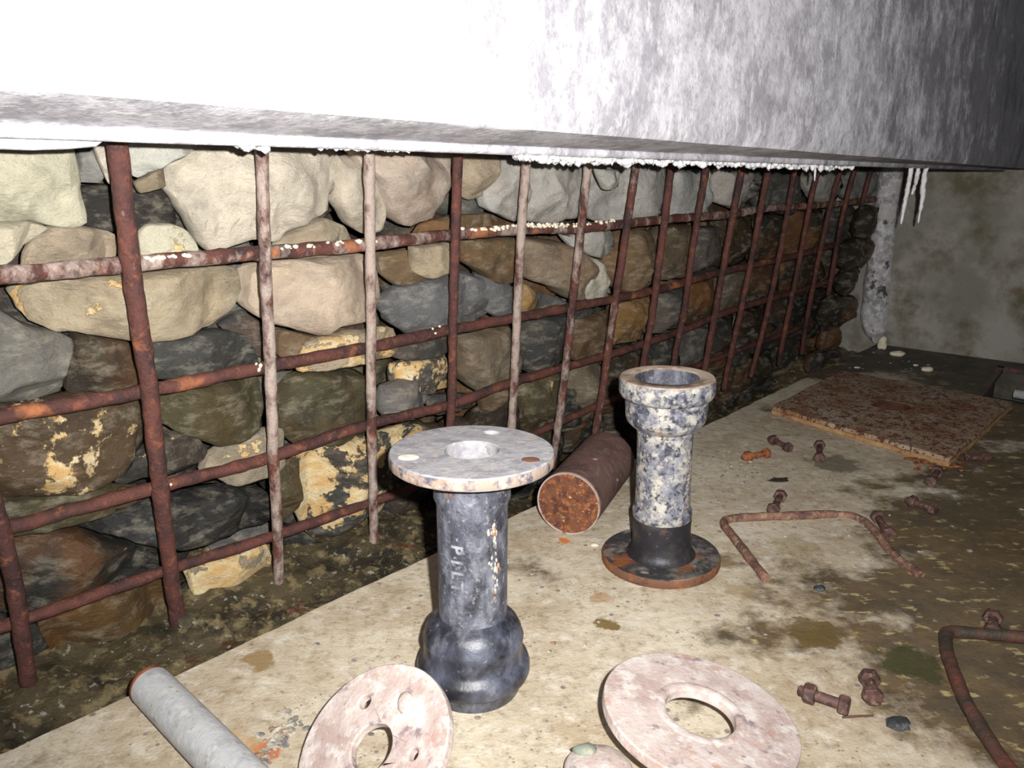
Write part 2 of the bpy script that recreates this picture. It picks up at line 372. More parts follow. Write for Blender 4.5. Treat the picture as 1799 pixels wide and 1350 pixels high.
M['calcite_dirty'] = layered('grey_calcite', (196, 194, 194), [((152, 150, 152), 20, .46, .60), ((222, 222, 224), 40, .50, .62), ((84, 80, 78), 13, .60, .64)], .7, ((50, .004), (200, .001)), world=True)
M['lump'] = layered('grey_green_lump', (130, 138, 124), [((160, 160, 146), 60, .5, .64)], .8)
M['pebble'] = layered('pale_pebble', (232, 222, 200), [((200, 186, 158), 60, .5, .66)], .8, ((80, .002),))
M['grit'] = layered('mixed_grit', (178, 172, 160), [((112, 110, 108), 40, .46, .54), ((150, 120, 90), 70, .54, .6)], .8, ((120, .002),), world=True)
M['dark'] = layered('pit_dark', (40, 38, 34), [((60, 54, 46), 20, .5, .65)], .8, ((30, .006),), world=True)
M['cast'] = layered('cast_lettering', (104, 106, 118), [((140, 142, 150), 60, .45, .6)], .6)
M['void'] = layered('bore_dark', (50, 52, 54), [((90, 94, 98), 30, .5, .6)], .6, ((60, .002),))

# ================================================================ THE SETTING
# ---- floor slab with an opening at its far side
slab = []
random.seed(3)
edge = [(-1.6, 1.062)]
u = -1.6
while u < 3.62:
    u += .035; edge.append((u, 1.064+.007*noise.noise(Vector((u*3, 0, 0)))+.006*noise.noise(Vector((u*24, 3, 0)))+max(0, u-1.2)*.012))
outer = edge+[(3.66, -1.6), (-1.6, -1.6)]
def to_un(x, y, z=0): p = gp(x, y, z); return (float(p.x*U[0]+p.y*U[1]), float(p.x*N[0]+p.y*N[1]))
pa, pb = to_un(1712, 690), to_un(1745, 644)
pit = [(2.93, .56), (3.46, .60), (3.47, .02), (2.93, .02)]
v2, f2 = plate(outer, [pit], -.12, 0)
o = link('floor', [un(a, b, c) for a, b, c in v2], f2, M['floor'], smooth=False); tag(o, kind='structure')
bevel(o, .004, 2)
# pit below the opening
vs = []; fs = []
for (a, b) in pit: vs += [un(a, b, -.119), un(a, b, -.45)]
for i in range(4): j = (i+1) % 4; fs.append((2*i, 2*j, 2*j+1, 2*i+1))
fs.append((1, 3, 5, 7)); o = link('floor_pit', vs, fs, M['dark'], smooth=False); tag(o, kind='structure')
# iron frame angle round the opening
fr = empty('pit_frame', un(3.2, .56, 0)); tag(fr, 'dark rusty iron frame around the floor opening behind the square plate', 'frame')
for (a, b) in ((pit[0], pit[1]), (pit[1], pit[2])):
    A = un(*a, -.004); B = un(*b, -.004); d = (B-A).normalized(); s = Vector((d.y, -d.x, 0))*.022
    if (un(3.2, .3, 0)-A).dot(s) < 0: s = -s
    V = [A, B, B+s, A+s]; V = [p+Vector((0, 0, -.008)) for p in V]+[p+Vector((0, 0, .010)) for p in V]
    link('frame_bar', V, [(0, 1, 2, 3), (4, 5, 6, 7), (0, 1, 5, 4), (1, 2, 6, 5), (2, 3, 7, 6), (3, 0, 4, 7)], M['iron_dark'], fr, smooth=False)
p0, p1 = un(3.26, .50, -.045), un(3.20, .0, -.045)
cp = link('conduit', *tube([p0, (p0+p1)/2, p1], .016, 12, .03, .05), M['galv']); tag(cp, 'grey conduit lying inside the dark floor opening', 'pipe')
# ---- back wall
def panel(name, pts, mat, thick, dirv):
    n = len(pts); P = [Vector(p) for p in pts]; Q = [p+Vector(dirv)*thick for p in P]
    fs = [tuple(range(n)), tuple(range(2*n-1, n-1, -1))]+[(i, (i+1) % n, n+(i+1) % n, n+i) for i in range(n)]
    return link(name, P+Q, fs, mat, smooth=False)
UB = 3.60
o = panel('wall_back', [un(UB, 1.8, -.12), un(UB, -1.6, -.12), un(UB, -1.6, 2.2), un(UB, 1.8, 2.2)], M['back'], .15, U); tag(o, kind='structure')
# ---- beam / wall slab above the gap
bL, bR = un(.3, 1.0, 0), un(3.6, .66, 0)
UBm = np.array((bR-bL).normalized()); NB = np.array([-UBm[1], UBm[0], 0]); AB = float(Vector(NB).dot(bL)); AF = AB-.12
def zline(x0, y0, x1, y1, a):              # a nearly level edge: height along the beam from two sightings
    P, Q = vp(x0, y0, NB, a), vp(x1, y1, NB, a); sp, sq = float(P@UBm), float(Q@UBm)
    return lambda q: P[2]+(Q[2]-P[2])*(q-sp)/(sq-sp)
zFf = zline(0, 157, 1740, 292, AF); zBf = zline(0, 217, 1740, 294.5, AB); zCf = zline(0, 240, 1740, 297.5, AB)
def bp(s, a, z): return Vector(UBm*s+NB*a+Z*z)
def hgt(s, k):
    return {'F': zFf(s), 'B': zBf(s), 'C': zCf(s)}[k]
send = float(Vector(UBm).dot(bR))+.03
def bprof(s):
    zF, zB = zFf(s), zBf(s); m = zF-zB
    return [(AF, 2.2), (AF, 1.3), (AF, zF+.03), (AF+.0015, zF+.012), (AF+.005, zF+.001), (AF+.016, zF-m*.08), (AF+.060, zB+m*.45), (AB-.010, zB+m*.06), (AB, zB), (AB+.045, zB+.002), (AB+.055, zB+.02), (AB+.06, 2.2)]
prof = bprof(0)
vs, fs = [], []
ns = 90; s0 = -1.6
for i in range(ns+1):
    s = s0+(send-s0)*i/ns
    for j, (a, z) in enumerate(bprof(s)):
        e = .004*noise.noise(Vector((s*3, j*.7, 0))) if 1 < j < len(prof)-2 else 0
        vs.append(bp(s, a+e, z+e*.4))
npf = len(prof)
for i in range(ns):
    for j in range(npf): k = (j+1) % npf; fs.append((i*npf+j, i*npf+k, (i+1)*npf+k, (i+1)*npf+j))
fs.append(tuple(range(npf))); fs.append(tuple(ns*npf+j for j in range(npf))[::-1])
beam = link('beam', vs, fs, M['beam'], angle=50); tag(beam, kind='structure')
# thin rounded bead along its lower back edge
o = link('trim_1', *tube([bp(q, AB-.001, (zBf(q)+zCf(q))/2) for q in [s0+.2+(send-s0-.4)*i/40 for i in range(41)]], .0085, 10, .05, .10, freq=14), M['beam'], beam); tag(o, kind='structure')
# ragged white lime crust hanging from the bead
bag = Bag(); random.seed(11)
def crust(x0, x1, yb, n, r0, r1, ext):
    for i in range(n):
        x = x0+(x1-x0)*(i+random.random())/n
        P = vp(x, yb(x)+random.uniform(-1, 1), NB, AB+random.uniform(0, .02)); r = random.uniform(r0, r1)
        bag.add(ico(r, P-np.array([0, 0, r*ext*random.uniform(.1, 1)]), 1, (1.3, 1.3, random.uniform(.7, 1.3)*ext), .3, i))
yline = lambda x: 250+(x-450)*.0365 if x < 1400 else 284.7+(x-1400)*.035
crust(905, 1120, lambda x: 270+(x-905)*.035, 110, .003, .007, 1.5)
crust(1120, 1500, lambda x: 279+(x-1120)*.035, 110, .003, .007, 1.4)
crust(415, 470, yline, 40, .003, .006, 1.2); crust(560, 720, lambda x: yline(x)+2, 40, .002, .004, 1.0)
o = link('lime_crust', bag.v, bag.f, M['calcite'], beam, angle=0); tag(o, 'ragged white lime crust hanging under the beam edge', kind='stuff')
# mortar patch below the bead at the left end
A = [vp(x, y, NB, AB+.012) for x, y in ((-150, 240), (60, 240), (190, 243), (170, 258), (120, 262), (60, 264), (0, 262), (-150, 262))]
B = [a+NB*.03 for a in A]; n = len(A)
o = link('mortar_patch', A+B, [tuple(range(n)), tuple(range(2*n-1, n-1, -1))]+[(i, (i+1) % n, n+(i+1) % n, n+i) for i in range(n)], M['beam'], beam, smooth=False); bevel(o, .004)

# ---- the wall of stacked stones
wall = empty('wall_left', Vector(ORG)); tag(wall, kind='structure')
o = link('earth_backing', [pl(-1.4, -.2, .34), pl(3.7, -.2, .34), pl(3.7, 1.3, .34), pl(-1.4, 1.3, .34), pl(-1.4, -.2, .5), pl(3.7, -.2, .5), pl(3.7, 1.3, .5), pl(-1.4, 1.3, .5)],
         [(0, 1, 2, 3), (7, 6, 5, 4), (0, 1, 5, 4), (1, 2, 6, 5), (2, 3, 7, 6), (3, 0, 4, 7)], M['dark_earth'], wall, smooth=False)
U_, W_, MO = Vector(U), Vector(WUP), Vector(MOUT)
def stone_mesh(loop3, D, seed, nb=44, back=None, flat=.6, amp=1.0):
    """loop3: outline of the stone in the round; D how far it bulges forward."""
    L = [Vector(p) for p in loop3]
    per = [(L[(i+1) % len(L)]-L[i]).length for i in range(len(L))]; tot = sum(per)
    pts = []
    for k in range(nb):
        s = tot*k/nb; i = 0
        while s > per[i]: s -= per[i]; i += 1
        pts.append(L[i].lerp(L[(i+1) % len(L)], s/per[i]))
    sm = [(pts[k-1]*.18+pts[k]*.64+pts[(k+1) % nb]*.18) for k in range(nb)]
    c = sum(sm, Vector())/nb
    size = math.sqrt(sum((p-c).length_squared for p in sm)/nb)
    rnd = random.Random(seed)
    # a few cleavage planes cut the dome so that it gets facets
    cuts = []
    for _ in range(11):
        a = rnd.uniform(0, 6.28); tl = rnd.uniform(.15, .9)
        nn = (U_*math.cos(a)*math.sin(tl)+W_*math.sin(a)*math.sin(tl)+MO*math.cos(tl)).normalized()
        cuts.append((nn, rnd.uniform(.50, .88)*(D*math.cos(tl)+size*math.sin(tl)*.85)))
    rings = [(.82, -.8), (1.0, -.35), (1.0, 0.0), (.985, .28), (.945, .54), (.87, .76), (.76, .90), (.63, .98), (.48, 1.02), (.33, 1.04), (.17, 1.05)]
    vs, fs = [], []
    Dz = back if back else D*1.2
    for ri, (t, h) in enumerate(rings):
        for p in sm:
            q = c+(p-c)*t
            jit = 1+.05*noise.noise(Vector(p)*30+Vector((seed, 0, 0)))
            q = c+(q-c)*jit
            dep = h*D if h >= 0 else h*Dz
            q = q+MO*dep
            if ri > 2:
                for nn, dd in cuts:
                    e = (q-c).dot(nn)-dd
                    if e > 0: q = q-nn*e*.96
            nz = noise.noise(q*9+Vector((seed*1.3, 0, 0)))*.24+(.25-abs(noise.noise(q*17+Vector((seed, 5, 0)))))*.34+(.2-abs(noise.noise(q*40)))*.13
            q = q+MO*nz*D*amp*(.4 if ri <= 2 else 1)+(q-c)*.03*noise.noise(q*45+Vector((0, seed, 0)))
            vs.append(q)
    nr = len(rings)
    for i in range(nr-1):
        for k in range(nb):
            l = (k+1) % nb; fs.append((i*nb+k, i*nb+l, (i+1)*nb+l, (i+1)*nb+k))
    vs.append(sum(vs[(nr-1)*nb:], Vector())/nb); ci = len(vs)-1
    for k in range(nb): fs.append(((nr-1)*nb+k, (nr-1)*nb+(k+1) % nb, ci))
    vs.append(c-MO*Dz*.9); cb = len(vs)-1
    for k in range(nb): fs.append(((k+1) % nb, k, cb))
    return vs, fs
CN = {'cr': (208, 199, 181), 'yg': (205, 198, 172), 'tan': (182, 167, 142), 'pk': (196, 180, 162), 'lg': (190, 187, 179), 'gr': (144, 142, 136), 'bg': (106, 108, 108), 'dg': (84, 84, 80),
      'br': (120, 98, 70), 'db': (82, 70, 52), 'tp': (150, 136, 112), 'oc': (158, 122, 70), 'ol': (112, 104, 72), 'dk': (54, 50, 46), 'wh': (228, 218, 196)}
cnt = [0]
def stone(px, col, off=.03, crust=0.0, wet_shade=0.0, rust=0.0, D=None, world=None, tint=0):
    cnt[0] += 1; sd = cnt[0]
    if world is None:
        P = [wp(x, y, off+.03) for x, y in px]
    else: P = world
    us = [float(p@U) for p in P]; ws = [float(p@WUP) for p in P]
    mn = min(max(us)-min(us), max(ws)-min(ws))
    if D is None: D = min(.07, mn*.34)
    if world is None: P = [wp(x, y, off+D) for x, y in px]
    vs, fs = stone_mesh(P, D, sd)
    o = link('stone', vs, fs, M['rock'], wall, angle=0)
    c = lin(CN[col]); r = random.Random(sd*7)
    k = (1+r.uniform(-.08, .08))*(1-.80*wet_shade)  # darkens for wet rock and for flash falloff, both put into the colour
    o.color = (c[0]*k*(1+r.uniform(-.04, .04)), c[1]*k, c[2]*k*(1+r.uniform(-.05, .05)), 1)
    o['crust'] = float(crust); o['wet_shade'] = float(wet_shade); o['rust'] = float(rust)
    return o
ST = [
 # top row
 ([(-60,235),(60,235),(133,245),(136,300),(148,385),(135,396),(95,398),(55,391),(0,396),(-60,400)], 'yg', .02, .1, 0, 0, .05),
 ([(-60,396),(0,392),(50,391),(88,400),(40,432),(0,468),(-60,490)], 'yg', .02, 0, 0, 0),
 ([(45,445),(60,412),(95,396),(150,398),(202,410),(212,440),(190,472),(40,482)], 'tan', .045, .35, 0, .1),
 ([(135,250),(168,252),(184,312),(172,322),(138,320)], 'gr', .07, 0, 0, 0),
 ([(160,250),(200,240),(206,330),(192,325),(176,290)], 'cr', .045, 0, 0, 0),
 ([(225,242),(330,242),(350,258),(286,290),(240,314),(226,300)], 'lg', .03, 0, 0, 0),
 ([(236,322),(286,288),(290,326),(245,340)], 'tp', .06, 0, 0, .3),
 ([(285,288),(318,268),(345,250),(460,245),(560,245),(598,262),(592,320),(568,370),(500,402),(474,425),(432,418),(400,428),(374,441),(352,440),(345,410),(322,372),(293,332)], 'cr', .02, .08, 0, 0, .065),
 ([(244,412),(262,394),(300,392),(325,402),(345,428),(348,460),(250,466)], 'yg', .06, .35, 0, 0),
 ([(140,330),(200,325),(290,330),(340,400),(300,420),(150,400)], 'dk', .10, 0, .3, 0),  # near-black stone paints the shade of the recess here
 ([(5,512),(30,500),(100,485),(230,478),(420,468),(424,500),(420,540),(382,560),(370,575),(272,597),(230,598),(142,582),(90,586),(60,566),(30,545)], 'tan', .025, .42, 0, .15, .05),
 ([(425,476),(450,466),(560,452),(640,445),(664,470),(668,525),(642,560),(590,565),(550,585),(520,576),(480,570),(446,558),(425,530)], 'pk', .02, .22, 0, .12, .055),
 ([(476,440),(500,412),(540,390),(572,383),(606,398),(622,430),(600,450),(480,455)], 'tan', .05, .3, 0, .15),
 ([(588,262),(652,296),(672,332),(674,372),(662,412),(640,412),(610,396),(586,354)], 'cr', .045, .1, 0, .1),
 ([(600,248),(795,262),(795,328),(775,346),(736,385),(704,396),(676,372),(652,312),(620,286)], 'pk', .022, .1, 0, .2, .055),
 ([(802,262),(872,272),(868,310),(858,342),(824,352),(812,345),(802,300)], 'tan', .05, .15, 0, .1),
 ([(870,275),(926,272),(920,372),(905,392),(875,376),(850,366),(854,332)], 'lg', .035, .05, 0, .2),
 ([(924,275),(1030,285),(1022,350),(1006,380),(960,394),(924,388)], 'lg', .03, .1, 0, 0),
 ([(1035,285),(1170,290),(1172,372),(1112,392),(1040,388),(1026,340)], 'lg', .03, .05, 0, 0),
 ([(1046,297),(1090,300),(1086,330),(1062,335)], 'lg', .0, 0, 0, 0),
 ([(1176,298),(1236,300),(1252,330),(1240,372),(1218,388),(1176,384)], 'lg', .04, .05, 0, 0),
 ([(1248,298),(1312,300),(1338,335),(1304,360),(1288,368),(1246,352)], 'lg', .04, .0, 0, 0),
 ([(1312,298),(1420,300),(1412,342),(1380,378),(1330,368),(1342,338)], 'dg', .06, .05, 0, 0),
 ([(1405,312),(1425,298),(1475,298),(1482,330),(1466,357),(1430,355)], 'lg', .04, .0, 0, 0),
 ([(1480,298),(1534,298),(1540,345),(1500,362),(1474,342)], 'gr', .05, 0, 0, 0),
 # second course
 ([(660,445),(724,440),(728,480),(790,470),(732,495),(692,502),(668,482)], 'br', .06, .2, 0, .4),
 ([(722,434),(792,426),(794,476),(748,491),(726,480)], 'tan', .03, .1, 0, 0),
 ([(665,532),(700,503),(790,480),(815,475),(862,502),(870,540),(840,562),(790,580),(722,590),(690,574)], 'bg', .035, .05, 0, 0),
 ([(812,482),(844,490),(852,540),(816,556)], 'bg', .02, 0, 0, 0),
 ([(846,470),(880,490),(906,530),(880,562),(846,546)], 'bg', .045, .1, 0, .1),
 ([(735,395),(800,378),(862,376),(866,412),(800,420),(720,428)], 'br', .07, .2, 0, .6),
 ([(808,420),(905,418),(918,470),(912,492),(870,500),(815,462)], 'br', .045, .3, 0, .9),
 ([(916,420),(1000,428),(1030,460),(1062,505),(1000,528),(958,500),(922,490)], 'tp', .035, .25, 0, .3),
 ([(1012,440),(1046,456),(1075,520),(1052,532),(1014,522)], 'cr', .03, .2, 0, 0),
 ([(984,410),(1070,400),(1083,430),(1060,455),(1036,450),(1000,430)], 'lg', .03, .05, 0, 0),
 ([(896,510),(926,498),(946,530),(940,548),(898,552)], 'oc', .04, .1, 0, .5),
 ([(948,512),(1000,532),(1060,545),(1000,560),(940,560)], 'dg', .07, .1, 0, 0),
 ([(1046,456),(1086,440),(1098,402),(1166,408),(1152,498),(1092,516),(1074,502)], 'br', .045, .15, 0, .2),
 ([(1160,400),(1216,394),(1208,478),(1154,492)], 'tp', .045, .35, 0, .2),
 ([(1218,402),(1262,398),(1250,462),(1206,478)], 'gr', .045, .4, 0, .1),
 ([(1266,380),(1322,380),(1310,460),(1254,470)], 'br', .05, .3, 0, .2),
 ([(1326,378),(1382,378),(1366,450),(1312,458)], 'dg', .05, .2, 0, .3),
 ([(1386,372),(1445,365),(1430,440),(1372,450)], 'br', .05, .2, 0, .5),
 ([(1450,360),(1510,358),(1496,430),(1436,438)], 'gr', .05, .1, 0, 0),
 # third course
 ([(-60,545),(0,545),(40,570),(100,586),(130,596),(120,640),(110,690),(60,702),(-60,712)], 'gr', .03, .1, .4, .2),
 ([(132,586),(230,602),(242,660),(230,684),(115,692)], 'db', .055, .2, .4, .3),
 ([(245,602),(300,597),(380,577),(440,592),(456,640),(270,668),(242,640)], 'dg', .05, .15, .5, 0),
 ([(386,572),(430,545),(474,580),(482,622),(430,624)], 'dg', .09, .1, .4, .2),
 ([(486,580),(550,590),(642,570),(668,590),(650,622),(488,632)], 'br', .05, .3, .2, .3),
 ([(540,602),(620,582),(692,575),(700,612),(690,628),(560,652),(520,655)], 'tan', .03, .75, .1, .5),
 ([(670,600),(730,598),(790,584),(790,620),(730,632),(690,630)], 'dg', .05, .1, .3, .1),
 ([(690,640),(780,624),(788,678),(750,692),(688,676)], 'dg', .04, .85, .3, .2),
 ([(800,592),(895,570),(906,640),(880,682),(842,692),(804,662)], 'tp', .03, .1, .3, .2),
 ([(910,562),(1000,545),(992,640),(922,656),(905,602)], 'dg', .035, .15, .4, .1),
 ([(1008,562),(1072,545),(1062,622),(998,632)], 'br', .045, .2, .4, .4),
 ([(1080,535),(1142,518),(1130,592),(1072,608)], 'oc', .045, .2, .4, .6),
 ([(1146,516),(1206,500),(1192,572),(1134,588)], 'gr', .045, .3, .3, .3),
 ([(1210,498),(1256,486),(1240,560),(1196,570)], 'br', .05, .2, .3, .6),
 ([(1258,482),(1312,468),(1302,540),(1246,552)], 'tan', .04, .05, .2, 0),
 ([(1316,466),(1376,452),(1358,525),(1304,540)], 'dg', .05, .1, .4, .3),
 ([(1380,450),(1440,438),(1424,512),(1364,524)], 'br', .05, .1, .4, .8),
 ([(1444,436),(1520,420),(1500,490),(1430,508)], 'db', .05, .1, .4, .3),
 # fourth course
 ([(-60,726),(100,702),(242,688),(262,740),(242,792),(190,832),(140,850),(70,864),(-60,880)], 'br', .02, .62, .55, .35, .06),
 ([(255,682),(380,665),(455,662),(466,720),(442,762),(380,782),(300,752),(262,730)], 'ol', .035, .12, .6, .1),
 ([(276,762),(340,758),(366,790),(356,810),(290,830),(212,852),(190,836),(242,802)], 'dg', .04, .25, .6, .1),
 ([(366,800),(440,762),(498,752),(500,810),(470,832),(400,850),(352,832)], 'tan', .035, .35, .2, .1),
 ([(488,702),(520,662),(580,650),(640,655),(662,700),(652,750),(592,770),(520,786),(494,760)], 'ol', .025, .25, .55, .2, .06),
 ([(672,680),(740,658),(754,700),(722,732),(682,742),(664,718)], 'gr', .035, .15, .5, .1),
 ([(745,700),(800,690),(840,696),(830,716),(760,728)], 'dg', .05, .15, .5, .2),
 ([(840,696),(905,664),(905,690),(900,720),(850,724)], 'br', .05, .1, .5, .3),
 ([(908,664),(990,650),(982,730),(912,734)], 'ol', .035, .3, .5, .3),
 ([(994,648),(1052,632),(1046,730),(984,744)], 'tp', .04, .1, .5, .2),
 ([(1056,630),(1120,612),(1106,700),(1048,724)], 'db', .05, .1, .5, .2),
 ([(1124,606),(1180,590),(1168,660),(1112,690)], 'dg', .05, .2, .5, .1),
 ([(1184,588),(1236,572),(1224,640),(1172,660)], 'gr', .055, .1, .5, .1),
 ([(1240,566),(1290,550),(1276,620),(1228,640)], 'dg', .05, .2, .5, .1),
 ([(1294,548),(1350,530),(1336,600),(1280,620)], 'db', .05, .1, .5, .2),
 ([(1354,528),(1410,512),(1396,580),(1340,600)], 'dg', .05, .1, .5, .3),
 ([(1414,512),(1480,492),(1466,560),(1400,580)], 'db', .055, .1, .5, .1),
 # bottom courses
 ([(-60,884),(70,868),(150,852),(262,858),(232,890),(100,926),(-60,945)], 'ol', .04, .15, .6, .2),
 ([(128,922),(270,882),(400,855),(472,862),(478,918),(300,962),(200,942)], 'dg', .03, .1, .75, 0),
 ([(-60,950),(110,926),(200,950),(292,966),(292,992),(150,1042),(20,1072),(-60,1080)], 'dg', .035, .15, .8, .45),
 ([(522,800),(590,778),(660,765),(745,745),(742,800),(668,888),(600,930),(545,952),(520,890)], 'dg', .03, .84, .4, .1, .05),
 ([(480,820),(525,805),(528,890),(495,922),(478,900)], 'ol', .045, .1, .6, .2),
 ([(325,1002),(470,955),(478,1000),(400,1030),(340,1048)], 'tan', .03, 1.0, .2, .2),
 ([(60,1092),(180,1042),(292,1018),(304,1060),(202,1112),(90,1150)], 'oc', .035, .1, .75, .4),
 ([(-60,1085),(60,1085),(92,1150),(62,1200),(-60,1260)], 'dg', .05, .1, .6, .2),
 ([(672,768),(752,742),(762,840),(742,902),(672,932)], 'dg', .045, .25, .6, .3),
 ([(745,790),(800,740),(880,735),(860,800),(770,860)], 'dg', .05, .2, .6, .2),
 ([(305,1030),(340,1050),(420,1030),(480,1003),(490,1010),(320,1090)], 'dg', .05, .1, .8, .1),
 ([(90,1150),(200,1112),(300,1062),(310,1090),(200,1150),(80,1200)], 'dg', .05, .15, .8, .1),
 ([(500,925),(545,955),(600,932),(665,892),(668,940),(560,985),(500,1010)], 'dg', .055, .2, .8, .1),
 ([(905,740),(980,735),(965,800),(890,840)], 'ol', .05, .2, .6, .4),
 ([(985,745),(1045,732),(1035,780),(975,800)], 'db', .05, .2, .6, .4),
]
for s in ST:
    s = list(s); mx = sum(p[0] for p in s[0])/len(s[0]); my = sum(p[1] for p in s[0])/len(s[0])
    if mx > 1120 and my > 378: s[4] = max(s[4], min(.95, .6+(mx-1120)/420))  # dimness of the far lower wall painted into the stone colour
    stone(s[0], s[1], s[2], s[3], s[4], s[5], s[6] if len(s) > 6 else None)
# stones seen only through the gaps, behind, and the dim lower far end; their shade is painted into the colour
rr = random.Random(21)
def packed(u0, u1, v0, v1, du, dv, off, cols, crust, wet_shade):
    v = v0; row = 0
    while v < v1:
        u = u0+(row % 2)*du*.5
        while u < u1:
            a, b = du*rr.uniform(.48, .60), dv*rr.uniform(.50, .62)
            cu, cv = u+rr.uniform(-.15, .15)*du, v+rr.uniform(-.15, .15)*dv
            P = []
            for k in range(8):
                an = 2*math.pi*(k+rr.uniform(-.3, .3))/8; q = rr.uniform(.85, 1.12)
                ca, sa = math.cos(an), math.sin(an)
                P.append(pl(cu+a*q*math.copysign(abs(ca)**.7, ca), cv+b*q*math.copysign(abs(sa)**.7, sa), off))
            stone(None, rr.choice(cols), 0, rr.uniform(0, crust), wet_shade, rr.choice([0, 0, .3, .6]), min(a, b)*.6, P)
            u += du
        v += dv; row += 1
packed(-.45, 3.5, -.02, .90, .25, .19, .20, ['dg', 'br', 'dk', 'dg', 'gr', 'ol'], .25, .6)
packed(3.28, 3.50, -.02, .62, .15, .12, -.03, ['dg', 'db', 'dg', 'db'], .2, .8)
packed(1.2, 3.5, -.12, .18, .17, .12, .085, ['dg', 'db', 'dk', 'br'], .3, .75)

# ---- wet gritty ledge between slab and bars
vs, fs = [], []
nu, nn_ = 260, 30
for i in range(nu+1):
    u = -1.0+4.65*i/nu
    for j in range(nn_+1):
        n = 1.0+.48*j/nn_
        z = -.052-.11*min(1, max(0, (u-1.15)/.35))*min(1, max(0, (3.3-u)/.25))+max(0, n-1.12)*.16+.020*noise.noise(Vector((u*9, n*12, 0)))+.010*noise.noise(Vector((u*32, n*40, 2)))+.006*noise.noise(Vector((u*90, n*90, 2)))
        vs.append(un(u, n, z))
for i in range(nu):
    for j in range(nn_):
        a = i*(nn_+1)+j; fs.append((a, a+1, a+nn_+2, a+nn_+1))
ledge = link('ledge', vs, fs, M['soil'], angle=0); tag(ledge, kind='structure')
bag = Bag(); random.seed(5)
for i in range(1500):
    u = random.uniform(-.3, 3.4); n = 1.09+abs(random.gauss(0, .07)); r = random.uniform(.002, .007)*(1 if random.random() < .93 else 2.2)
    z = -.052-.11*min(1, max(0, (u-1.15)/.35))*min(1, max(0, (3.3-u)/.25))+max(0, n-1.12)*.16+.020*noise.noise(Vector((u*9, n*12, 0)))
    bag.add(ico(r, un(u, min(n, 1.25), z+r*.4), 1, (1.2, 1, .7), .35, i))
o = link('ledge_grit', bag.v, bag.f, M['soil'], ledge, angle=30); tag(o, kind='stuff')

# ================================================================ THE BAR GRID
grid = empty('rebar_grid', Vector(pl(1.5, 0, 0))); tag(grid, 'rusty brown grid of round steel bars in front of the stacked stones', 'bar grid')
VB = [[(-150,300),(-110,500),(-60,720),(10,960),(30,1060),(52,1215)],
 [(205,245),(222,400),(240,540),(262,680),(278,830),(298,990),(315,1105)],
 [(460,262),(464,400),(470,550),(475,650),(480,800),(486,900),(490,1030)],
 [(648,258),(650,400),(652,560),(652,700),(655,850),(657,955)],
 [(805,265),(801,400),(796,570),(793,720),(778,890)],
 [(925,280),(915,420),(908,560),(902,700),(892,838)],
 [(1033,288),(1018,430),(1003,560),(990,680),(972,805)],
 [(1118,290),(1095,440),(1075,570),(1058,690),(1040,792)],
 [(1180,290),(1162,430),(1145,560),(1130,640),(1118,735)],
 [(1242,290),(1218,430),(1203,540),(1185,630),(1176,708)],
 [(1305,290),(1280,420),(1262,520),(1240,640),(1230,690)],
 [(1350,295),(1325,430),(1303,540),(1280,640),(1274,672)],
 [(1397,295),(1375,420),(1350,540),(1330,620),(1322,650)],
 [(1437,300),(1425,350),(1400,480),(1375,600),(1370,630)],
 [(1476,300),(1457,370),(1435,470),(1415,575),(1410,612)],
 [(1502,298),(1480,380),(1462,480),(1445,575),(1440,598)],
 [(1530,298),(1510,380),(1492,470),(1476,550),(1470,585)]]
RV = [.0115, .0130, .0098, .0095, .0095, .0098, .0100, .0102, .0100, .0098, .0105, .0098, .0095, .0095, .0092, .0092, .0092]
DV = [0, .45, .85, .98, .35, .92, .82, .55, .3, .25, .2, .2, .2, .2, .1, .1, .1]
OV = [.1, .35, .1, .1, .35, .1, .1, .1, .2, .1, .4, .3, .1, .5, .1, .1, .1]
for i, L in enumerate(VB):
    P = [wp(x, y, 0) for x, y in L]
    d = P[0]-P[1]; d /= np.linalg.norm(d); P = [P[0]+d*.10]+P
    d = P[-1]-P[-2]; d /= np.linalg.norm(d); P = P+[P[-1]+d*.03]
    o = link('vertical_bar', *tube(P, RV[i], 12, .012, .16, i*3), M['bar'], grid, angle=0); o['dust'] = DV[i]; o['orange'] = OV[i]
HB = [[(-120,493),(0,483),(110,475),(250,462),(455,445),(640,430),(800,412),(940,402),(1007,402),(1126,390),(1185,384),(1283,377),(1350,366),(1450,360),(1537,350)],
 [(-120,765),(0,732),(240,690),(455,647),(650,610),(790,580),(920,556),(1075,526),(1160,508),(1267,478),(1383,453),(1460,432),(1535,412)],
 [(-120,970),(0,932),(270,858),(460,808),(650,745),(790,712),(900,672),(1075,622),(1150,598),(1217,573),(1293,543),(1417,507),(1507,477)],
 [(-60,1122),(45,1088),(300,1000),(480,942),(660,880),(750,846),(985,742),(1080,700),(1200,652),(1330,604),(1480,548)]]
RH = [.0118, .0112, .0108, .0098]; DH = [.75, .25, .12, .12]; OH = [.62, .55, .2, .15]
for i, L in enumerate(HB):
    P = [wp(x, y, .020) for x, y in L]
    o = link('horizontal_bar', *tube(P, RH[i], 12, .012, .20, 50+i*3), M['bar'], grid, angle=0); o['dust'] = DH[i]; o['orange'] = OH[i]
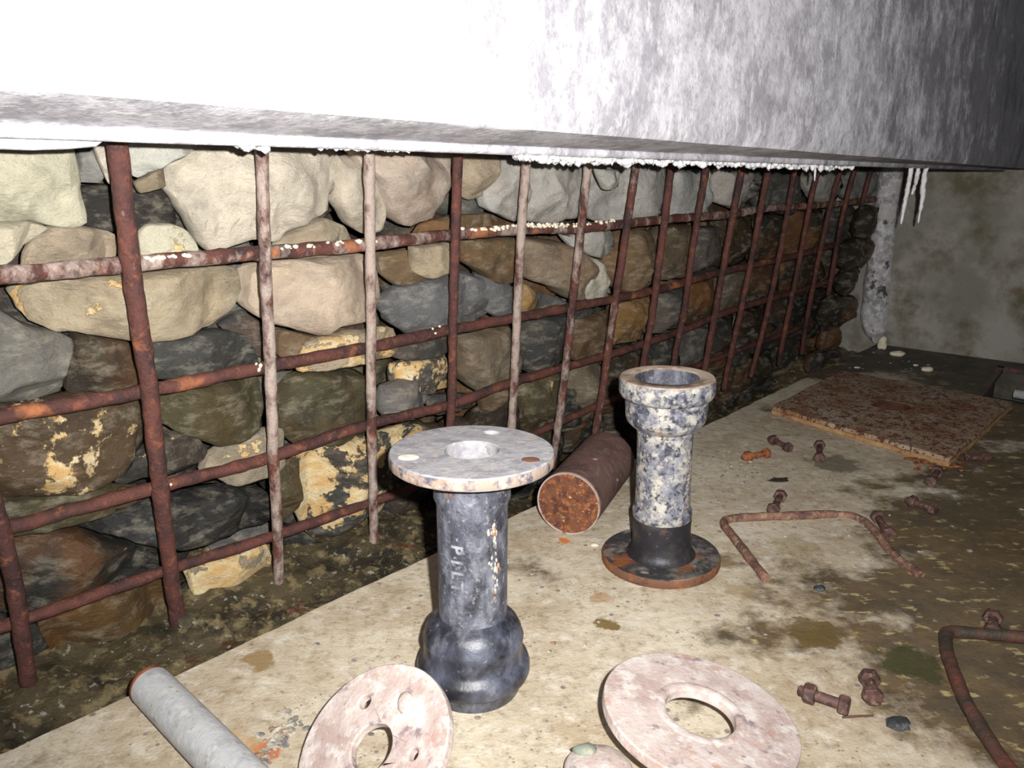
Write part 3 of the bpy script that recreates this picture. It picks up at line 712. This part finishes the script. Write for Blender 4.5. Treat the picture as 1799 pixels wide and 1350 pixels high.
# small pale lime crusts on the bars
bag = Bag(); random.seed(8)
for (x0, x1, n) in ((925, 1025, 60), (840, 925, 25), (1025, 1080, 14), (480, 660, 18), (250, 345, 14), (800, 840, 6)):
    for i in range(n):
        x = random.uniform(x0, x1); ys = np.interp(x, [p[0] for p in HB[0]], [p[1] for p in HB[0]])
        P = wp(x, ys-random.uniform(3, 9), .012); r = random.uniform(.002, .0055)
        bag.add(ico(r, P, 1, (1.2, 1.2, .8), .3, i))
for (x, y, s) in ((458, 643, 3), (455, 650, 3), (450, 640, 2), (300, 852, 2), (760, 578, 2), (772, 574, 2), (765, 586, 2)):
    bag.add(ico(.0028*s/2, wp(x, y, .008), 1, (1, 1, 1), .3, x))
o = link('lime_specks', bag.v, bag.f, M['pebble'], grid, angle=0); tag(o, 'cream lime specks on the bars', kind='stuff')

# ================================================================ FLANGED PIPES
def scale_at(P): d = np.array(P)-CAM; return F/(d[1]*math.cos(PITCH)-d[2]*math.sin(PITCH))
def bolt_holes(lst): return [circle(r, 18, R*math.cos(a), R*math.sin(a), sx, a+math.pi/2) for (R, a, r, sx) in lst]
def ring_fill(outer, n, R):
    return [(R*math.cos(2*math.pi*k/n), R*math.sin(2*math.pi*k/n)) for k in range(n)]
# ---- near pipe: wide flange up, socket on the floor
B1 = gp(832, 1203); D1 = H1 = None
ht = .361
p1 = empty('flanged_pipe', B1, (math.radians(-.5), math.radians(.3), 0)); tag(p1, 'near upright black pipe topped by a wide grey flange disc, socket end on floor', 'pipe')
v_, f_ = plate(circle(.1105, 96, wob=.006, seed=2), [circle(.0362, 48)]+bolt_holes([(.079, math.radians(72), .0075, 1.6)]), ht-.0175, ht)
fo = link('top_flange', v_, f_, M['flange_top'], p1, local=True); bevel(fo, .0018, 2)
v_, f_ = lathe([(.0118, ht-.0060), (.0002, ht-.0062)], 18); link('hole_shade', [(x+.079*math.cos(math.radians(72)), y+.079*math.sin(math.radians(72)), z) for x, y, z in v_], f_, M['dark'], p1, local=True)  # added dark disc paints the shade inside the bolt hole
# rust-pink rim band
v_, f_ = lathe([(.1107, ht-.016), (.1114, ht-.015), (.1114, ht-.0035), (.1107, ht-.002)], 96, .006, 2)
link('flange_rim', v_, f_, M['rim_rust'], p1, local=True)
for (R, a, r, mt) in ((.088, 202, .0105, 'pebble'), (.088, -27, .0095, 'foot_rust')):
    a = math.radians(a); v_, f_ = lathe([(.0002, .0012), (r*.6, .0014), (r, .0006), (r*1.08, -.001)], 20, .1, a)
    link('plugged_hole', [(x*1.3+R*math.cos(a), y+R*math.sin(a), z+ht) for x, y, z in v_], f_, M[mt], p1, local=True)
body = [(.0362, ht-.0178), (.0535, ht-.0178), (.0535, ht-.030), (.0528, .306), (.0532, .296), (.0500, .288), (.0490, .282), (.0486, .20), (.0482, .115), (.0490, .110)]
v_, f_ = lathe(body, 64, .005, 4); link('pipe_barrel', v_, f_, M['pipe'], p1, local=True, angle=50)
v_, f_ = lathe([(.0478, .119), (.0510, .116), (.0570, .112), (.0635, .105), (.0685, .095), (.0706, .086), (.0722, .083), (.0716, .079), (.0708, .070), (.0710, .060), (.0728, .052), (.0790, .048), (.0815, .040), (.0815, .031), (.0795, .025),
                 (.0720, .020), (.0690, .012), (.0672, .003), (.066, 0), (.056, 0), (.055, .09)], 72, .004, 7); link('pipe_socket', v_, f_, M['socket'], p1, local=True, angle=50)
v_, f_ = lathe([(.0362, ht-.0005), (.0362, .30), (.0370, .14), (.0001, .135)], 48, .01, 9); link('pipe_bore', v_, f_, M['flange_top'], p1, local=True, angle=60)
# raised casting letters running down the barrel
def letters(txt, R, zc, size, ang, parent, mat, spacing=1.0, down=True):
    out = []
    for i, ch in enumerate(txt):
        if ch == ' ': continue
        cu = bpy.data.curves.new('t', 'FONT'); cu.body = ch; cu.size = size; cu.extrude = .0012; cu.align_x = 'CENTER'; cu.align_y = 'CENTER'; cu.resolution_u = 3; cu.offset = .0006
        tmp = bpy.data.objects.new('t', cu); COL.objects.link(tmp)
        me = bpy.data.meshes.new_from_object(tmp.evaluated_get(bpy.context.evaluated_depsgraph_get()))
        vs = []
        for v in me.vertices:
            # letter x runs down the pipe, letter y runs round it
            zz = zc-(i*size*.78*spacing)-v.co.x; s = v.co.y; a = ang+s/R
            rad = R+.0008+v.co.z
            vs.append((rad*math.cos(a), rad*math.sin(a), zz))
        fs = [tuple(p.vertices) for p in me.polygons]
        link('cast_letter', vs, fs, mat, parent, smooth=False, local=True)
        bpy.data.objects.remove(tmp); bpy.data.curves.remove(cu); bpy.data.meshes.remove(me)
letters('PILT', .0486, .236, .024, math.radians(-113), p1, M['cast'], 1.0)
# rough casting seam on the right flank
bag = Bag(); random.seed(4)
for i in range(34):
    z = random.uniform(.15, .27); a = math.radians(random.gauss(-52, 5)); r = random.uniform(.002, .0045)
    bag.add(ico(r, (.0482*math.cos(a), .0482*math.sin(a), z), 1, (.7, .7, 1.6), .3, i))
o = link('lime_runs', bag.v, bag.f, M['grit'], p1, local=True, angle=0); tag(o, 'pale crusty runs on the flank', kind='stuff')
# ---- farther pipe: socket up, flange on the floor
B2 = gp(1160, 985)
p2 = empty('flanged_pipe', B2, (math.radians(.3), math.radians(-.8), 0)); tag(p2, 'farther upright pipe with flaking blue-black paint, open socket up, rusty flange foot', 'pipe')
v_, f_ = lathe([(.108, 0), (.111, .001), (.112, .004), (.112, .015), (.110, .018)], 96, .006, 5); link('flange_rim', v_, f_, M['foot_rust'], p2, local=True, angle=50)
hl = bolt_holes([(.082, math.radians(12), .010, 1.2), (.085, math.radians(-120), .010, 1.2), (.085, math.radians(110), .010, 1.2)])
v_, f_ = plate(circle(.1105, 96, wob=.006, seed=5), hl, .002, .0182); fo = link('foot_flange', v_, f_, M['foot_flange'], p2, local=True); bevel(fo, .0015, 2)
for (R, a) in ((.082, 12), (.085, -120), (.085, 110)):
    a = math.radians(a); v_, f_ = lathe([(.0002, .012), (.009, .012), (.0095, .008)], 18); link('plugged_hole', [(x*1+R*math.cos(a), y+R*math.sin(a), z) for x, y, z in v_], f_, M['rim_rust'], p2, local=True)
v_, f_ = lathe([(.066, .0180), (.062, .021), (.058, .027), (.0555, .034), (.0545, .05), (.0545, .082), (.0550, .090), (.0545, .094)], 64, .012, 3); link('pipe_collar', v_, f_, M['pipe_foot'], p2, local=True, angle=50)
HT2 = .366
v_, f_ = lathe([(.0545, .0935), (.0555, .097), (.0555, .108), (.0530, .113), (.0515, .118), (.0505, .16), (.0505, .22), (.0510, .258), (.0525, .264), (.0520, .268)], 64, .006, 6); link('pipe_barrel', v_, f_, M['pipe2'], p2, local=True, angle=50)
v_, f_ = lathe([(.0515, .266), (.0560, .270), (.0640, .276), (.0710, .284), (.0735, .292), (.0740, .30), (.0750, HT2-.040), (.0745, HT2-.036)], 64, .005, 8); link('pipe_socket', v_, f_, M['pipe2'], p2, local=True, angle=50)
v_, f_ = lathe([(.0745, HT2-.038), (.0775, HT2-.0385), (.0835, HT2-.034), (.0860, HT2-.026), (.0865, HT2-.006), (.0845, HT2-.001)], 80, .01, 8); link('socket_band', v_, f_, M['pipe2'], p2, local=True, angle=50)
v_, f_ = lathe([(.0855, HT2-.0025), (.0835, HT2), (.0590, HT2), (.0570, HT2-.002)], 80, .012, 8); link('socket_lip', v_, f_, M['lip'], p2, local=True, angle=50)
v_, f_ = lathe([(.0572, HT2-.001), (.0565, HT2-.075), (.045, HT2-.080), (.044, .12), (.0001, .118)], 64, .012, 9); link('pipe_bore', v_, f_, M['pipe'], p2, local=True, angle=60)
bag = Bag(); random.seed(14)
for i in range(16):
    z = .125+i*.0068; a = math.radians(-38+random.uniform(-1.5, 1.5)); r = random.uniform(.0035, .005)
    bag.add(ico(r, (.0492*math.cos(a), .0492*math.sin(a), z), 1, (.9, .9, 1.0), .2, i))
o = link('cast_number_row', bag.v, bag.f, M['rim_rust'], p2, local=True, angle=0); tag(o, 'raised rusty cast characters down the flank, illegible', kind='stuff')

# ================================================================ RUSTY DRUM (closed short cylinder)
def frame(axis, up=Vector((0, 0, 1))):
    z = Vector(axis).normalized(); x = up.cross(z).normalized(); y = z.cross(x); return Matrix((x, y, z)).transposed()
RC = .067
c0 = gp(998, 886, RC); c1 = gp(1066, 806, RC)
ax = (c1-c0); LN = ax.length
dr = empty('rusty_drum', c0, frame(ax).to_euler()); tag(dr, 'closed brown rusted steel cylinder lying between the two upright pipes', 'cylinder')
v_, f_ = lathe([(RC, .003), (RC, LN*.5), (RC, LN-.003), (RC-.003, LN), (.0002, LN)], 72, .004, 1); link('shell', v_, f_, M['can'], dr, local=True)
v_, f_ = lathe([(.0002, .0045), (RC*.5, .004), (RC-.004, .0035), (RC-.003, .002)], 72, .004, 1); link('end_cap', v_, f_, M['can_end'], dr, local=True)
v_, f_ = lathe([(RC-.0035, .004), (RC-.003, 0), (RC-.0002, -.0005), (RC+.0006, .002), (RC+.0004, .006)], 72, .004, 1); link('end_rim', v_, f_, M['can_rim'], dr, local=True)

# ================================================================ GREY PIPE lower left
RG = .028
g0 = gp(262, 1203, RG); g1 = gp(420, 1365, RG); d = (g1-g0).normalized(); g1 = g0+d*.62
gpz = empty('grey_pipe', g0, frame(d).to_euler()); tag(gpz, 'chalky grey pipe lying at lower left, rusty cut end over the slab edge', 'pipe')
v_, f_ = lathe([(RG, .008), (RG*1.005, .1), (RG, .3), (RG, .62), (RG-.005, .62), (RG-.005, .004)], 48, .01, 3); link('pipe_wall', v_, f_, M['galv'], gpz, local=True, angle=60)
v_, f_ = lathe([(RG-.006, .02), (RG-.006, .001), (RG-.003, -.002), (RG-.0006, .0), (RG+.0004, .009)], 48, .02, 3); link('rusty_end', v_, f_, M['galv_end'], gpz, local=True, angle=60)
v_, f_ = lathe([(RG-.0055, .006), (.0002, .010)], 32); link('end_plug', v_, f_, M['galv_end'], gpz, local=True)

# ================================================================ LOOSE FLANGE DISCS
def disc(c, nrm, R, r, th, holes, label, spin=0):
    n = Vector(nrm).normalized(); rot = frame(n, Vector((0, 1, 0)))
    e = empty('flange_disc', c, rot.to_euler()); tag(e, label, 'flange')
    v_, f_ = plate(circle(R, 96, wob=.005, seed=R*100), [circle(r, 56, wob=.02, seed=3)]+holes, -th, 0)
    o = link('disc_plate', v_, f_, M['disc'], e, local=True); bevel(o, .0022, 3)
    o.data.materials.append(M['disc_edge'])
    return e
# lower right disc, slightly tipped, with a rounded lip around its bore
cD2 = gp(1231, 1252, .072)
e2 = disc(cD2, (.16, -.02, 1), .122, .0445, .015, [], 'large pale rusty flange disc with a wide bore, lower centre right of the picture')
v_, f_ = lathe([(.0445, -.0005), (.0465, .0010), (.0505, .0018), (.0555, .0012), (.0585, -.0005)], 64, .01, 3); link('bore_lip', v_, f_, M['disc'], e2, local=True, angle=60)
# lower left disc leaning up against the near pipe
cD1 = gp(652, 1313, .062)
e1 = disc(cD1, (-.42, -.42, .80), .104, .0285, .014, bolt_holes([(.062, math.radians(95), .0085, 1.0), (.062, math.radians(-30), .006, 1.2)]),
          'tilted pale rusty flange disc leaning towards the near pipe foot')
bs = Bag(); bs.add(ico(.011, (.062*math.cos(math.radians(35)), .062*math.sin(math.radians(35)), .001), 2, (1.0, 1.35, .35), .05, 3))
link('bolt_boss', bs.v, bs.f, M['disc'], e1, local=True, angle=0)
# stub peeping in below the big disc
st = empty('pipe_stub', gp(1050, 1380, 0)); tag(st, 'small rusty pink stub at the bottom edge beside the large disc', 'pipe stub')
v_, f_ = lathe([(.040, 0), (.042, .006), (.042, .022), (.038, .028), (.020, .031), (.0002, .031)], 48, .03, 3); link('stub_body', v_, f_, M['disc'], st, local=True, angle=60)
bs = Bag(); bs.add(ico(.013, (-.014, .024, .030), 2, (1.2, .9, .5), .12, 9)); link('lime_lump', bs.v, bs.f, M['lump'], st, local=True, angle=0)

# ================================================================ SQUARE RUSTY PLATE
NLp, NRp, FRp, FLp = gp(1356, 713, .026), gp(1668, 806, .026), gp(1780, 706, .026), gp(1478, 651, .026)
cP = (NLp+NRp+FRp+FLp)/4; eP = empty('steel_plate', (cP.x, cP.y, 0)); tag(eP, 'thick square rusty steel plate with a round hole, lying on the floor', 'plate')
def edge_pts(A, B, n=14): return [A.lerp(B, i/n) for i in range(n)]
ol = []
for A, B in ((NLp, NRp), (NRp, FRp), (FRp, FLp), (FLp, NLp)): ol += edge_pts(A, B)
ol = [(p.x-cP.x+.004*noise.noise(p*20), p.y-cP.y+.004*noise.noise(p*20+Vector((5, 5, 5)))) for p in ol]
hc = gp(1567, 713, .026)
v_, f_ = plate(ol, [circle(.052, 32, hc.x-cP.x, hc.y-cP.y)], .012, .026); o = link('plate_body', v_, f_, M['plate'], eP, local=True); bevel(o, .003, 2)
v_, f_ = plate([(x*1.004, y*1.004) for x, y in ol], [circle(.053, 32, hc.x-cP.x, hc.y-cP.y)], 0, .0125); o = link('flaking_edge', v_, f_, M['plate_edge'], eP, local=True); bevel(o, .002, 2)
v_, f_ = lathe([(.0515, .0262), (.0515, .001), (.0002, .001)], 32); link('hole_lining', [(x+hc.x-cP.x, y+hc.y-cP.y, z) for x, y, z in v_], f_, M['hole'], eP, local=True)
bag = Bag(); random.seed(31)
for i in range(26):
    p = gp(random.uniform(1592, 1690), random.uniform(806, 828), 0); bag.add(ico(random.uniform(.004, .010), (p.x, p.y, .003), 1, (1.4, 1, .5), .4, i))
o = link('rust_flakes', bag.v, bag.f, M['bolt_orange']); tag(o, 'heap of flaked rust along the front corner of the square plate', 'rust flakes', kind='stuff')

# ================================================================ STEP IRONS
s1 = link('step_iron', *tube([gp(x, y, .009 if x < 1450 else .003) for x, y in ((1345, 1016), (1320, 985), (1290, 945), (1272, 922), (1282, 912), (1320, 909), (1400, 906), (1480, 905), (1515, 915), (1540, 938), (1570, 975), (1616, 1012))], .0088, 10, .010, .22, 3), M['iron'])
tag(s1, 'rust-orange U-shaped step iron lying open towards the camera, mid floor', 'step iron')
s2 = link('step_iron', *tube([gp(x, y, .010) for x, y in ((1990, 1150), (1850, 1128), (1760, 1117), (1690, 1112), (1665, 1112), (1662, 1135), (1675, 1180), (1700, 1240), (1750, 1320), (1800, 1385), (1850, 1440))], .0098, 10, .010, .14, 7), M['iron_dark'])
tag(s2, 'dark brown step iron running out of the picture at lower right', 'step iron')

# ================================================================ BOLTS
def hexa(r, z0, z1, rot=0):
    v = []; f = []
    ch = r*.10
    for z, q in ((z0, .90), (z0+ch, 1), (z1-ch, 1), (z1, .90)):
        for k in range(6): a = math.pi/3*k+rot; v.append((r*q*math.cos(a), r*q*math.sin(a), z))
    for i in range(3):
        for k in range(6): l = (k+1) % 6; f.append((i*6+k, i*6+l, (i+1)*6+l, (i+1)*6+k))
    f += [tuple(range(6))[::-1], tuple(range(18, 24))]
    return v, f
def bolt(A, B, label, rs=.0075, rh=.0145, nut=True, mat='bolt', nutpos=.12, dome=True):
    A, B = Vector(A), Vector(B); d = B-A; L = d.length
    e = empty('bolt', A, frame(d, Vector((0, 0, 1))).to_euler()); tag(e, label, 'bolt', 'rusty bolts with nuts scattered on the floor slab')
    v, f = lathe([(.0002, 0), (rs*.85, .0002), (rs, .0015), (rs, L-.010), (rs*.9, L-.009)], 14, .05, L*100); link('shank', v, f, M[mat], e, local=True, angle=50)
    v, f = hexa(rh, L-.013, L, .3); o = link('head', v, f, M[mat], e, local=True, smooth=False)
    if nut: v, f = hexa(rh*1.02, L*nutpos, L*nutpos+.015, .1); link('nut', v, f, M[mat], e, local=True, smooth=False)
    return e
def bl(x0, y0, x1, y1, label, h=.0125, **k): return bolt(gp(x0, y0, h), gp(x1, y1, h), label, **k)
bl(1403, 1213, 1492, 1243, 'reddish bolt with nut lying crosswise, just right of the large flange disc')
bl(1526, 1183, 1534, 1228, 'dark bolt standing end-on to view, between the large disc and the right step iron')
bl(1538, 902, 1562, 940, 'bolt lying beside the right-hand bend of the mid-floor step iron')
bl(1592, 878, 1645, 897, 'dim bolt beyond the mid-floor step iron, nearest the right leg')
bl(1374, 866, 1358, 897, 'pinkish bolt lying just behind the crossbar of the mid-floor step iron')
bl(1352, 770, 1387, 788, 'bolt lying left of the single short one in front of the square plate')
bl(1440, 778, 1440, 806, 'short bolt pointing at the viewer before the near edge of the square plate')
bl(1305, 804, 1350, 796, 'orange flaking bolt nearest the socket-topped pipe', mat='bolt_orange')
bl(1650, 824, 1634, 848, 'rusty bolt touching the front corner of the square plate')
bl(1742, 803, 1692, 806, 'bolt lying right of the square plate front corner')
bl(1744, 1078, 1746, 1112, 'bolt resting against the step iron that leaves the picture')
# bent nail, glassy chip, leaf scrap
o = link('nail', *tube([gp(1480, 1261, .002), gp(1505, 1259, .003), gp(1534, 1258, .002)], .0016, 6, .01, .1), M['bolt']); tag(o, 'thin dark nail beside the reddish bolt head', 'nail')
o = link('metal_nut', *ico(.013, gp(1579, 1273, .006), 2, (1.25, .9, .7), .35, 4), M['void'], angle=30); tag(o, 'small dark greenish lump of metal on the slab, lower right', 'lump')
o = link('dark_scrap', *ico(.015, gp(1368, 843, .003), 2, (1.6, .8, .25), .5, 6), M['dark'], angle=30); tag(o, 'small dark leaf-like scrap behind the mid-floor step iron', 'scrap')
o = link('dark_pebble', *ico(.009, gp(1440, 1034, .004), 2, (1.2, .9, .6), .3, 7), M['void'], angle=30); tag(o, 'small black pebble between the legs of the mid-floor step iron', 'pebble')
# white pebbles in the far corner
for (x, y, r, sq, lab, nm) in ((1550, 604, .024, (.8, .8, 1.3), 'upright cream lime lump at the foot of the white corner flow', 'lime_lump'),
                           (1577, 622, .020, (1.5, .9, .6), 'pale flat pebble next to the corner lime lump', 'pebble'),
                           (1629, 649, .019, (1.1, 1.0, .55), 'bright white round pebble alone behind the square plate', 'pebble'),
                           (1609, 642, .008, (1.3, .8, .5), 'tiny white pebble left of the bright round one', 'pebble'),
                           (1506, 646, .008, (1.6, .8, .4), 'tiny white chip at the far corner of the square plate', 'pebble'),
                           (1045, 958, .006, (1.3, .9, .5), 'small white chip in front of the rusty cylinder', 'pebble')):
    o = link(nm, *ico(r, gp(x, y, r*sq[2]*.7), 3, sq, .14, x), M['pebble'], angle=0); tag(o, lab, 'pebble')
# loose grit on the slab
bag = Bag(); random.seed(77)
for (x0, x1, y0, y1, n) in ((1225, 1320, 800, 850, 30), (1240, 1330, 770, 900, 20), (1300, 1799, 830, 1000, 30), (480, 1000, 1000, 1300, 26), (1420, 1680, 600, 650, 40), (960, 1400, 1020, 1140, 14)):
    for i in range(n):
        p = gp(random.uniform(x0, x1), random.uniform(y0, y1)); 
        if p.x*N[0]+p.y*N[1] > 1.05: continue
        r = random.uniform(.0015, .0045); bag.add(ico(r, (p.x, p.y, r*.3), 1, (1.4, 1, .6), .35, i))
for i in range(90):
    t = random.random(); p = gp(520-75*t+random.gauss(0, 9), 1262+90*t+random.gauss(0, 8)); r = random.uniform(.002, .005); bag.add(ico(r, (p.x, p.y, r*.3), 1, (1.3, 1, .6), .4, i))
o = link('loose_grit', bag.v, bag.f, M['grit'], angle=30); tag(o, 'scattered small chips of stone and rust on the slab', 'grit', kind='stuff')

# ================================================================ LIME FLOW IN THE CORNER AND STALACTITES
vs, fs = [], []
L1 = [(1548, 288, 1590), (1540, 340, 1583), (1532, 400, 1576), (1524, 460, 1568), (1516, 520, 1562), (1512, 560, 1560), (1520, 585, 1556), (1536, 600, 1552)]
seg = 12; rows = []
for (xa, y, xb) in L1:
    rows.append((vp(xa, y, U, UB-.004), vp(xb, y, U, UB-.004)))
R2 = []
for i in range(len(rows)-1):
    for j in range(6): t = j/6; R2.append((rows[i][0]*(1-t)+rows[i+1][0]*t, rows[i][1]*(1-t)+rows[i+1][1]*t))
R2.append(rows[-1])
for a, b in R2:
    c = (a+b)/2; h = (b-a)/2
    for k in range(seg+1):
        an = math.pi*k/seg; q = c-h*math.cos(an)*(1+.10*noise.noise(Vector(a)*18)); 
        q = q-U*(.055*math.sin(an)*(1+.3*noise.noise(Vector(q)*20)))
        vs.append(q)
for i in range(len(R2)-1):
    for k in range(seg): a = i*(seg+1)+k; fs.append((a, a+1, a+seg+2, a+seg+1))
o = link('lime_flow', vs, fs, M['calcite_dirty'], angle=0); tag(o, 'white lime flow running down the far corner beside the bars', 'lime deposit')
nb_ = None
for (pts, lab) in ((((1601, 293), (1597, 320), (1589, 360), (1583, 394)), 'left one of the three white lime straws hanging from the beam'),
                   (((1613, 293), (1610, 318), (1602, 342)), 'short middle one of the three white lime straws hanging from the beam'),
                   (((1627, 293), (1623, 318), (1620, 350), (1613, 392)), 'right one of the three white lime straws hanging from the beam')):
    P = [vp(x, y, NB, AB) for x, y in pts]
    L_ = len(pts); sdd = pts[0][0]
    o = link('stalactite', *tube(P, .0062, 10, .008, .6, sdd, rfun=lambda t: 1.15-.75*t**2.5, freq=55), M['calcite'], angle=0); tag(o, lab, 'stalactite', 'lime straws under the beam')
for (pts, lab) in ((((1431, 285), (1432, 300), (1431, 318)), 'tiny white lime straw under the beam, in front of the far bars'),):
    P = [vp(x, y, NB, AB) for x, y in pts]
    o = link('stalactite', *tube(P, .005, 8, .006, .4, 3, rfun=lambda t: 1.1-.8*t), M['calcite'], angle=0); tag(o, lab, 'stalactite', 'lime straws under the beam')
